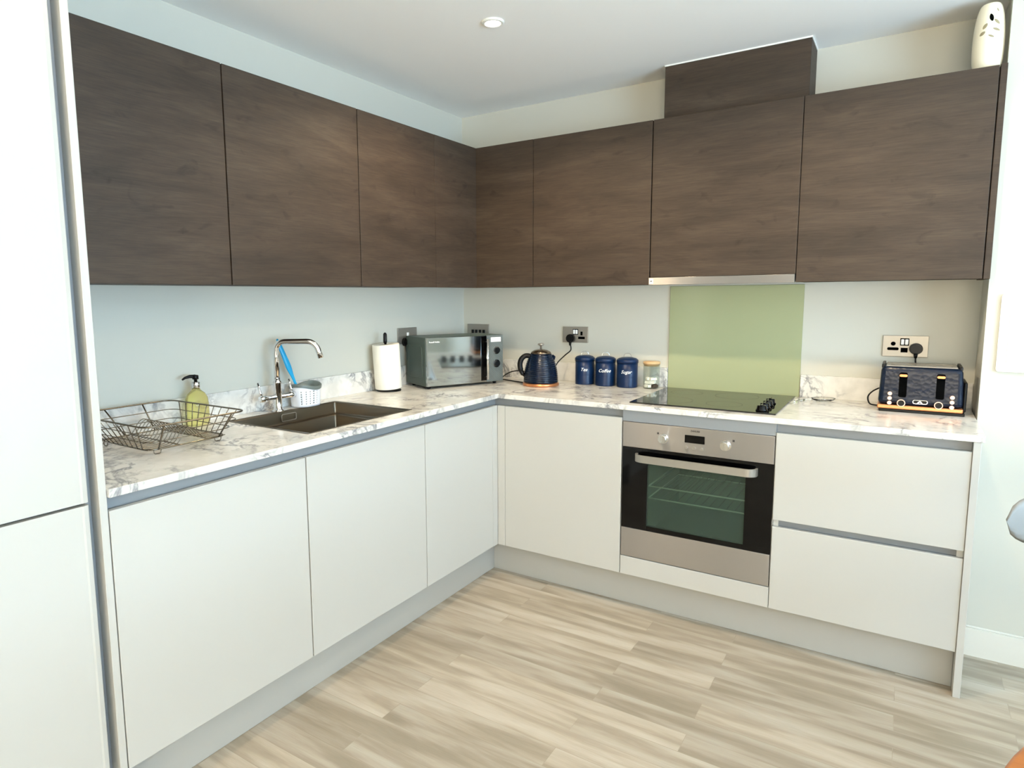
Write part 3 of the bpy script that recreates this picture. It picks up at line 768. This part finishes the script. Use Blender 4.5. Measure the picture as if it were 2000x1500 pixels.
for i, p_ in enumerate(pos):
    if c0 is None:
        bm = bmesh.new(); add_box(bm, -.008, .008, -.008, .008, -.0065, .0065, bev=.0015, seg=2)
        me = bpy.data.meshes.new('sugar_cube'); bm.to_mesh(me); bm.free(); me.materials.append(M_cube)
        o = bpy.data.objects.new('sugar_cube', me); c0 = o
    else: o = c0.copy()
    COL.objects.link(o); o.location = (JX+p_[0], JY+p_[1], ZWT+p_[2]); o.rotation_euler = (random.uniform(-.25, .25), random.uniform(-.25, .25), random.uniform(0, 1.5))
    tag(o, 'white sugar cube in the glass jar with the wooden lid', 'sugar cube', 'white sugar cubes in the jar')
c1 = None
for i, p_ in enumerate([(.017, -.019, .012), (.024, .002, .012), (.010, .000, .012), (.012, .022, .012)]):
    if c1 is None:
        o = c0.copy(); o.data = c0.data.copy(); o.data.materials.clear(); o.data.materials.append(M_brown); o.name = 'brown_sugar_cube'; c1 = o
    else: o = c1.copy()
    COL.objects.link(o); o.location = (JX+p_[0], JY+p_[1], ZWT+p_[2]); o.rotation_euler = (0, 0, random.uniform(0, 1.5))
    tag(o, 'dark brown sugar cube at the bottom of the glass jar', 'sugar cube', 'brown sugar cubes in the jar')

# ------------------------------------------------------------------ hob
t = thing('hob', ((HX0+HX1)/2, (HY0+HY1)/2, ZWT), 'black glass electric hob with four knobs', 'hob')
part('glass', B(HX0, HX1, HY0, HY1, ZWT+.0002, ZWT+.006, bev=.0015, seg=2), M_hob, t)
M_zone = mat('zone_print', (52, 52, 50), .25)
for cx, cy, r in ((1.365, -.41, .09), (1.365, -.165, .07), (1.585, -.165, .09), (1.585, -.41, .07)):
    part('cooking_zone', lathe([(r, 0), (r+.0012, 0)], (cx, cy, ZWT+.0063), 64), M_zone, t)
for y in (-.500, -.435, -.370, -.305):
    bm = lathe([(0, 0), (.0215, 0), (.0215, .004), (.0185, .007), (.0170, .019), (.015, .021), (0, .021)], (1.745, y, ZWT+.0062), 32)
    add_box(bm, 1.742, 1.748, y-.018, y+.018, ZWT+.027, ZWT+.031, bev=.001)
    part('knob', bm, M_blackgl, t)

# ------------------------------------------------------------------ oven
OY = -D-.001
t = thing('oven', (1.518, -.3, .242), 'built-in stainless oven with black glass door below the hob', 'oven')
bm = bmesh.new()
a0, a1 = OX0+.0135, OX1-.0115
add_box(bm, a0, a1, -.06, -.04, .245, .828); add_box(bm, a0, a0+.01, -CF, -.06, .245, .828); add_box(bm, a1-.01, a1, -CF, -.06, .245, .828)
add_box(bm, a0+.01, a1-.01, -CF, -.06, .245, .33); add_box(bm, a0+.01, a1-.01, -CF, -.06, .70, .828)
part('body', bm, mat('oven_body', (70, 72, 70), .5), t)
M_shelf = mat('shelf_lit', (250, 248, 236), .4, 0); M_shelfd = mat('shelf_shaded', (70, 78, 72), .5)  # rods painted bright and wires dark, for lit and shaded parts of one shelf
bm = bmesh.new()
for a in ((1.315, 1.325, -CF, -.10, .34, .69), (1.725, 1.735, -CF, -.10, .34, .69), (1.315, 1.735, -.10, -.09, .34, .69), (1.325, 1.725, -CF, -.10, .335, .345), (1.325, 1.725, -CF, -.10, .685, .695)): add_box(bm, *a)
part('cavity', bm, M_ovin, t)
for z in (.556, .504):
    bm = tube([(1.328, -.560, z), (1.722, -.560, z)], .003, 8); add_tube(bm, [(1.328, -.13, z), (1.722, -.13, z)], .003, 8)
    add_tube(bm, [(1.3255, -.560, z), (1.3255, -.13, z)], .003, 8); add_tube(bm, [(1.7245, -.560, z), (1.7245, -.13, z)], .003, 8)
    sh = part('oven_shelf', bm, M_shelf, t)
    bm = bmesh.new()
    for k in range(12): add_tube(bm, [(1.345+.36*k/11, -.556, z+.001), (1.345+.36*k/11, -.134, z+.001)], .0013, 6)
    part('shelf_wires', bm, M_shelfd, sh, label='shelf wires coloured dark as if in shade')
fx0, fx1 = OX0+.003, OX1-.002
cp = part('control_panel', B(fx0, fx1, OY, OY+.020, .7235, .8310, bev=.0015, seg=2), M_steel, t)
dr = part('door_frame', B(fx0, 1.3300, OY, OY+.020, .3705, .7215, bev=.001), M_blackgl, t, label='black glass oven door')
bm = bmesh.new(); WM_ = WM
for a in ((1.3301, 1.7150, OY, OY+.020, .6601, .7215), (1.3301, 1.7150, OY, OY+.020, .3705, .3899), (1.7151, fx1, OY, OY+.020, .3705, .7215)): add_box(bm, *a)
part('frame', bm, M_blackgl, dr)
part('window_glass', B(1.3302, 1.7149, OY+.003, OY+.007, .3901, .6599, bev=0), M_ovglass, dr)
part('bottom_trim', B(fx0, fx1, OY, OY+.020, .2430, .3690, bev=.0015, seg=2), M_steel, t, label='brushed steel lower door trim')
# handle: rectangular bar with swept ends
hx0, hx1 = 1.285, 1.754; path = [(hx0, OY-.0005)]
for k in range(9):
    a = PI/2*k/8; path.append((hx0+.035-.035*math.cos(a), OY-.010-.030*math.sin(a)))
for k in range(9):
    a = PI/2*(1-k/8); path.append((hx1-.035+.035*math.cos(a), OY-.010-.030*math.sin(a)))
path.append((hx1, OY-.0005))
bm = bmesh.new(); prev = None
for i, (x, y) in enumerate(path):
    a = path[max(i-1, 0)]; c = path[min(i+1, len(path)-1)]
    tx, ty = c[0]-a[0], c[1]-a[1]; l_ = math.hypot(tx, ty); nx, ny = ty/l_*.004, -tx/l_*.004
    cur = ring(bm, [(x-nx, y-ny, .672), (x+nx, y+ny, .672), (x+nx, y+ny, .702), (x-nx, y-ny, .702)])
    if prev: bridge(bm, prev, cur, True, False)
    else: bm.faces.new(cur)
    prev = cur
bm.faces.new(prev)
part('handle', bm, M_satin, dr, label='long satin metal handle with curved ends')
for x in (1.394, 1.637):
    bm = bmesh.new(); cyl_y(bm, x, .776, OY-.004, OY-.0002, .0205, 40); cyl_y(bm, x, .776, OY-.026, OY-.004, .017, 40, .0155)
    add_box(bm, x-.0035, x+.0035, OY-.0275, OY-.026, .763, .791, bev=.0006)
    part('knob', bm, M_chrome, cp)
for x, z in ((1.371, .795), (1.666, .797)):
    bm = bmesh.new(); add_prism_y(bm, [(x-.004, z-.004), (x+.004, z-.004), (x+.004, z+.004), (x-.004, z+.004)], OY-.0006, OY-.0001)
    part('symbol', bm, M_ink, cp)
part('display', B(1.4800, 1.5580, OY-.0022, OY-.0002, .7700, .8010, bev=.0005), M_blackgl, cp)
for x in (1.487, 1.518, 1.549):
    bm = bmesh.new(); cyl_y(bm, x, .750, OY-.006, OY-.0002, .0065, 24); part('button', bm, M_satin, cp)
q = text_bm('ZANUSSI', .0090, 0, .0002, .0003); q.transform(Matrix.Translation((1.520, OY-.0005, .8185)) @ Matrix.Rotation(PI/2, 4, 'X'))
part('logo', q, M_ink, cp)

# ------------------------------------------------------------------ toaster
t = thing('toaster', (2.253, -.145, ZWT), 'navy hammered four-slice toaster with copper trim', 'toaster')
x0, x1, y0, y1 = 2.120, 2.386, -.242, -.050
part('base', B(x0+.004, x1+.008, y0+.006, y1-.002, ZWT+.0003, ZWT+.012, bev=.002), M_black, t)
part('copper_band', B(x0-.002, x1+.002, y0-.002, y1, ZWT+.0125, ZWT+.0280, bev=.004, seg=3), M_copper, t)
bm = bmesh.new(); add_box(bm, x0, x1, y0, y1, ZWT+.0285, ZWT+.176, bev=.016, seg=4)
for v in bm.verts:
    if v.co.z > ZWT+.1:
        f = (v.co.z-ZWT-.1)/.076; v.co.x += (.006 if v.co.x < 2.253 else -.006)*f
bd = part('body', bm, M_navy, t)
part('end_cap', B(x1+.0005, x1+.012, y0+.030, y1-.010, ZWT+.0125, ZWT+.125, bev=.005, seg=3), M_black, t, label='black plastic end cap')
# metal top with four slots
xs = [x0+.022, x0+.034, x0+.117, x0+.149, x0+.232, x0+.244]
ys = [y0+.020, y0+.050, y0+.078, y0+.108, y0+.136, y1-.020]
bm = cells(xs, ys, lambda i, j: not (i in (1, 3) and j in (1, 3)), ZWT+.1765, ZWT+.1790)
tp = part('top_plate', bm, M_satin, t, label='shiny metal top with four slots')
bm = bmesh.new()
for i in (1, 3):
    for j in (1, 3): add_box(bm, xs[i]+.001, xs[i+1]-.001, ys[j]+.001, ys[j+1]-.001, ZWT+.1762, ZWT+.1770)
part('slot', bm, M_hole, tp)
for x in (x0+.0005+.010, x1-.012):
    part('corner_cap', B(x-.005, x+.006, y0+.02, y1-.02, ZWT+.168, ZWT+.183, bev=.003, seg=2), M_black, t)
yf = y0-.0001
for x in (2.198, 2.315):
    bm = bmesh.new(); add_prism_y(bm, rrect(x-.013, x+.013, .963, 1.058, .006, 4), yf-.0010, yf)
    sl = part('lever_track', bm, M_hole, t)
    bm = bmesh.new(); add_prism_y(bm, rrect(x-.0125, x+.0125, 1.043, 1.052, .0044, 5), yf-.016, yf-.0012)
    part('lever', bm, M_copper, sl)
    bm = bmesh.new(); cyl_y(bm, x-.002, .941, yf-.010, yf, .0135, 40); o = part('browning_dial', bm, M_rose, t)
    bm = bmesh.new(); cyl_y(bm, x-.002, .941, yf-.0112, yf-.0101, .0110, 40); part('dial_face', bm, M_black, o)
for x, zz in ((2.158, (.975, .957, .939)), (2.353, (.973, .955, .936))):
    for z in zz:
        bm = bmesh.new(); cyl_y(bm, x, z, yf-.006, yf, .0082, 28, .0070); part('button', bm, M_rose, t)
bm = bmesh.new(); add_prism_y(bm, rrect(2.232, 2.280, .9400, .9560, .0078, 6), yf-.0016, yf)
bd_ = part('badge', bm, M_chrome, t, label='oval chrome badge')
bm = bmesh.new(); add_prism_y(bm, rrect(2.2345, 2.2775, .9425, .9535, .0054, 6), yf-.0022, yf-.0017); o = part('badge_field', bm, M_black, bd_)
bm = bmesh.new(); add_prism_y(bm, [(2.246, .9435), (2.253, .9525), (2.257, .9525), (2.264, .9435), (2.259, .9435), (2.2555, .948), (2.2515, .9435)], yf-.0028, yf-.0023)
part('emblem', bm, M_chrome, bd_)
cb = tube(catmull([(2.234, -.020, 1.100), (2.236, -.024, 1.06), (2.236, -.030, .98), (2.20, -.034, .955), (2.14, -.060, .974), (2.105, -.085, .966), (2.082, -.100, .940), (2.088, -.110, .912), (2.110, -.115, .9065), (2.130, -.110, .9065)], 6), .0030, 8)
ld = part('power_lead', cb, M_black, t)
part('plug', plug_bm(2.234, 1.134, -.0085), M_black, ld, label='black three-pin plug')

# ------------------------------------------------------------------ microwave plug and lead (belongs to the microwave)
mw = bpy.data.objects['microwave']
bm = plug_bm(0, 0, -.0085); bm.transform(Matrix.Translation((0, -.566, 1.128)) @ Matrix.Rotation(PI/2, 4, 'Z'))
lead = tube(catmull([(.018, -.566, 1.095), (.020, -.560, 1.05), (.022, -.545, 1.0), (.024, -.520, .96), (.030, -.49, .94)], 6), .0030, 8)
ld = part('power_lead', lead, M_black, mw); part('plug', bm, M_black, ld, label='black three-pin plug')
# loops of black flex between microwave and kettle
cb = tube(catmull([(.590, -.150, .914), (.560, -.115, .920), (.500, -.085, .940), (.440, -.080, .950), (.385, -.085, .945), (.345, -.100, .925), (.340, -.130, .9065), (.380, -.160, .9065), (.450, -.190, .9065), (.520, -.215, .9065), (.543, -.225, .9065)], 6), .0032, 8)
solo('loose_flex', cb, M_black, 'black flex looping between the microwave and the kettle', 'cable')

# ------------------------------------------------------------------ sockets
def plate(x0, x1, z0, z1, label, cat='socket'):
    t = thing('wall_socket', ((x0+x1)/2, 0, (z0+z1)/2), label, cat)
    part('plate', B(x0, x1, -.008, -.0003, z0, z1, bev=.0015, seg=2), M_satin, t)
    return t
def pinholes(t, x, z, r3=False):
    bm = bmesh.new(); Y0, Y1 = -.0088, -.0081
    if r3:
        add_prism_y(bm, [(x+.0085*math.cos(2*PI*k/20), z+.016+.0085*math.sin(2*PI*k/20)) for k in range(20)], Y0, Y1)
        add_prism_y(bm, rrect(x-.020, x+.020, z-.011, z+.001, .005, 4), Y0, Y1)
    else:
        add_prism_y(bm, [(x-.006, z+.004), (x+.006, z+.004), (x+.006, z+.024), (x-.006, z+.024)], Y0, Y1)
        add_prism_y(bm, [(x-.019, z-.016), (x+.019, z-.016), (x+.019, z-.003), (x-.019, z-.003)], Y0, Y1)
    part('pin_insert', bm, M_hole, t)
def rockers(t, x, z, mm=M_print, n=2, w=.011, h=.022, sp=.014):
    for k in range(n):
        xx = x+(k-(n-1)/2)*sp
        o = part('rocker_switch', B(xx-w/2, xx+w/2, -.0115, -.0081, z-h/2, z+h/2, bev=.001), mm, t)
t = plate(.652, .798, 1.112, 1.196, 'brushed metal double socket on the back wall above the kettle')
pinholes(t, .762, 1.147); rockers(t, .727, 1.169)
bm = bmesh.new(); add_box(bm, .7115, .7425, -.0090, -.0081, 1.154, 1.184); part('switch_surround', bm, M_hole, t)
t = plate(2.118, 2.275, 1.099, 1.186, 'brushed metal double socket with USB ports behind the toaster')
pinholes(t, 2.155, 1.136, True); rockers(t, 2.194, 1.160)
bm = bmesh.new(); add_box(bm, 2.1785, 2.2095, -.0090, -.0081, 1.145, 1.175); add_box(bm, 2.182, 2.206, -.0092, -.0081, 1.117, 1.136); part('usb_port', bm, M_hole, t)
t = plate(.030, .178, 1.115, 1.201, 'metal plate with four black rocker switches above the microwave', 'switch')
rockers(t, .107, 1.155, M_black, 4, .017, .026, .0255)
t = thing('wall_socket', (0, -.539, 1.16), 'metal socket on the left wall, half hidden by the microwave', 'socket')
part('plate', B(.0003, .008, -.617, -.461, 1.117, 1.201, bev=.0015, seg=2), M_satin, t)
part('rocker_switch', B(.0081, .0115, -.548, -.532, 1.150, 1.176, bev=.001), M_print, t)
part('pin_insert', B(.0081, .0088, -.520, -.482, 1.140, 1.153, bev=0), M_hole, t)

# ------------------------------------------------------------------ small glass pieces by the hob
bm = bmesh.new()
def ell(cx, cy, rx, ry, z, a0=.5, n=36):
    return [(cx+rx*math.cos(2*PI*k/n)*math.cos(a0)-ry*math.sin(2*PI*k/n)*math.sin(a0), cy+rx*math.cos(2*PI*k/n)*math.sin(a0)+ry*math.sin(2*PI*k/n)*math.cos(a0), z) for k in range(n)]
sc = (1.918, -.085)
rows = [ring(bm, ell(*sc, .050*s_, .034*s_, z)) for s_, z in ((.55, ZWT+.0004), (.85, ZWT+.006), (1.0, ZWT+.013), (.95, ZWT+.013), (.80, ZWT+.008), (.50, ZWT+.003))]
for a, b_ in zip(rows, rows[1:]): bridge(bm, a, b_)
bm.faces.new(rows[0][::-1]); bm.faces.new(rows[-1])
t = thing('spoon_rest', (1.90, -.09, ZWT), 'clear glass spoon rest on the worktop between hob and toaster', 'spoon rest')
part('bowl', bm, M_glass, t)
bm = tube(catmull([(1.876, -.104, ZWT+.009), (1.862, -.110, ZWT+.0065), (1.848, -.117, ZWT+.0045)], 4), [.0060]*4+[.0045]*5, 10)
add_tube(bm, ell(1.838, -.122, .013, .008, ZWT+.0045, .5, 20), .0038, 8, closed=True)
part('handle', bm, M_glass, t)
solo('glass_stopper', lathe([(0, .0003), (.008, .0003), (.0075, .006), (.010, .010), (.007, .016), (0, .017)], (1.826, -.190, ZWT), 24), M_glass, 'tiny clear glass stopper at the back right corner of the hob', 'stopper')

# ------------------------------------------------------------------ ceramic burner on top of the right cabinet
VX, VY, VZ = 2.3755, -.205, ZUT+.0022
t = thing('ceramic_vase', (VX, VY, VZ), 'cream ceramic burner with leaf cut-outs on top of the right wall cabinet', 'ornament')
vp = [(0, 0), (.034, 0), (.0385, .006), (.0435, .030), (.0455, .080), (.0440, .130), (.0395, .176), (.0335, .204), (.0270, .218), (.0180, .2225), (0, .223)]
def vr(z):
    for (r0, z0), (r1, z1) in zip(vp[1:], vp[2:]):
        if z0 <= z <= z1 and z1 > z0: return r0+(r1-r0)*(z-z0)/(z1-z0)
    return .03
prof = [(0, 0)]+[tuple(p)[:2] for p in [(v.x, v.y) for v in catmull([(r, z, 0) for r, z in vp[1:-1]], 5)]]+[(0, .223)]
finish('body', lathe(prof, seg=64), M_ceramic, t, local=True)
view = math.atan2(CY-VY, CX-VX)
for (u, v_, lu, lv, rot, mm) in ((.004, .166, .0062, .0135, -.25, M_hole), (.024, .190, .003, .007, -.45, M_holeb), (.021, .150, .0045, .0125, -.75, M_holeb), (-.013, .140, .0055, .0105, .55, M_holeb), (-.019, .117, .0055, .0095, .95, M_holeb), (.020, .124, .0040, .0120, -1.15, M_holeb), (.006, .104, .0030, .0095, -1.05, M_holeb)):
    bm = bmesh.new(); n = 20; vs = []
    c, s = math.cos(rot), math.sin(rot)
    for k in range(n):
        a = 2*PI*k/n; pu, pv = lu*math.sin(a)*abs(math.sin(a))**.4, lv*math.cos(a)
        uu, vv = u+pu*c-pv*s*-1*0+(pu*0)+(-pv*-s), v_+pv*c+pu*s*-1
        ang = view+uu/.044; r = vr(vv)+.0007
        vs.append(bm.verts.new((r*math.cos(ang), r*math.sin(ang), vv)))
    r = vr(v_)+.0012; ang = view+u/.044
    c0_ = bm.verts.new((r*math.cos(ang), r*math.sin(ang), v_))
    for k in range(n): bm.faces.new((c0_, vs[k], vs[(k+1) % n]))
    finish('leaf_hole_shade', bm, mm, t, local=True)  # surface patch coloured like the shade inside a leaf hole

# ------------------------------------------------------------------ ceiling light
t = thing('ceiling_light', (SPOTS[0][0], SPOTS[0][1], ZC), 'lit recessed ceiling spotlight with white bezel', 'ceiling light')
finish('bezel', lathe([(.030, -.0005), (.0425, -.0005), (.0425, -.003), (.038, -.007), (.031, -.008), (.030, -.004)], seg=48), M_white, t, local=True)
finish('lens', lathe([(0, -.0045), (.0295, -.0045), (.0295, -.002), (0, -.002)], seg=40), M_lamp, t, local=True)

# ------------------------------------------------------------------ access panel on right wall
t = thing('access_panel', (2.60, YN, 1.22), 'white plastic hatch cover on the wall right of the kitchen', 'wall panel')
bm = bmesh.new(); add_prism_y(bm, rrect(2.470, 2.760, 1.078, 1.352, .010, 5), YN-.009, YN-.0003); part('frame', bm, M_white, t)
bm = bmesh.new(); add_prism_y(bm, rrect(2.497, 2.733, 1.103, 1.326, .006, 5), YN-.0125, YN-.0093); part('lid', bm, M_white, t)

# ------------------------------------------------------------------ chair and table at the right edge
t = thing('dining_chair', (2.69, -1.35, 0), 'grey plastic chair by the wall at the right edge', 'chair')
bm = bmesh.new(); NU, NV = 28, 10
def bk(u, v, off):
    a = u*1.0; x = 2.692+.265*math.sin(a*1.15)/math.sin(1.15)
    y = -1.115-.085*(1-math.cos(a*1.15))/(1-math.cos(1.15))
    hh = .078*(1-abs(u)**3.2)**.5+.0001
    return Vector((x, y+off, .803+hh*v))
for off in (-.009, .009):
    pass
fr = [[bk(-1+2*i/NU, -1+2*j/NV, -.010*(1-abs(-1+2*j/NV)**4)**.5) for j in range(NV+1)] for i in range(NU+1)]
ba = [[bk(-1+2*i/NU, -1+2*j/NV, .010*(1-abs(-1+2*j/NV)**4)**.5) for j in range(NV+1)] for i in range(NU+1)]
FV = [[bm.verts.new(p) for p in r_] for r_ in fr]; BV = [[bm.verts.new(p) for p in r_] for r_ in ba]
for G in (FV, BV):
    for i in range(NU):
        for j in range(NV): f = bm.faces.new((G[i][j], G[i+1][j], G[i+1][j+1], G[i][j+1])); f.smooth = True
bmesh.ops.remove_doubles(bm, verts=bm.verts, dist=.0004)
part('backrest', bm, M_chair, t)
bm = bmesh.new(); add_prism(bm, rrect(2.505, 2.895, -1.58, -1.20, .09, 8), .445, .462, smooth=True); part('seat', bm, M_chair, t)
for sx in (-1, 1):
    part('back_post', tube([(2.70+sx*.14, -1.215, .452), (2.70+sx*.14, -1.150, .62), (2.70+sx*.14, -1.130, .80)], .011, 10), M_table, t)
    for sy in (-1, 1):
        part('leg', tube([(2.70+sx*.145, -1.39+sy*.135, .445), (2.70+sx*.165, -1.39+sy*.165, 0)], [.016, .011], 12), M_table, t)
t = thing('dining_table', (2.81, -2.33, 0), 'round orange-wood table at the bottom right corner', 'table')
part('table_top', lathe([(0, .722), (.49, .722), (.50, .730), (.50, .744), (.494, .750), (0, .750)], (2.81, -2.33, 0), 96), M_table, t)
part('pedestal', lathe([(0, .025), (.035, .025), (.035, .68), (.12, .7215), (0, .7215)], (2.81, -2.33, 0), 32), M_table, t)
part('foot_plate', lathe([(0, 0), (.26, 0), (.26, .012), (.04, .0245), (0, .0245)], (2.81, -2.33, 0), 48), M_table, t)
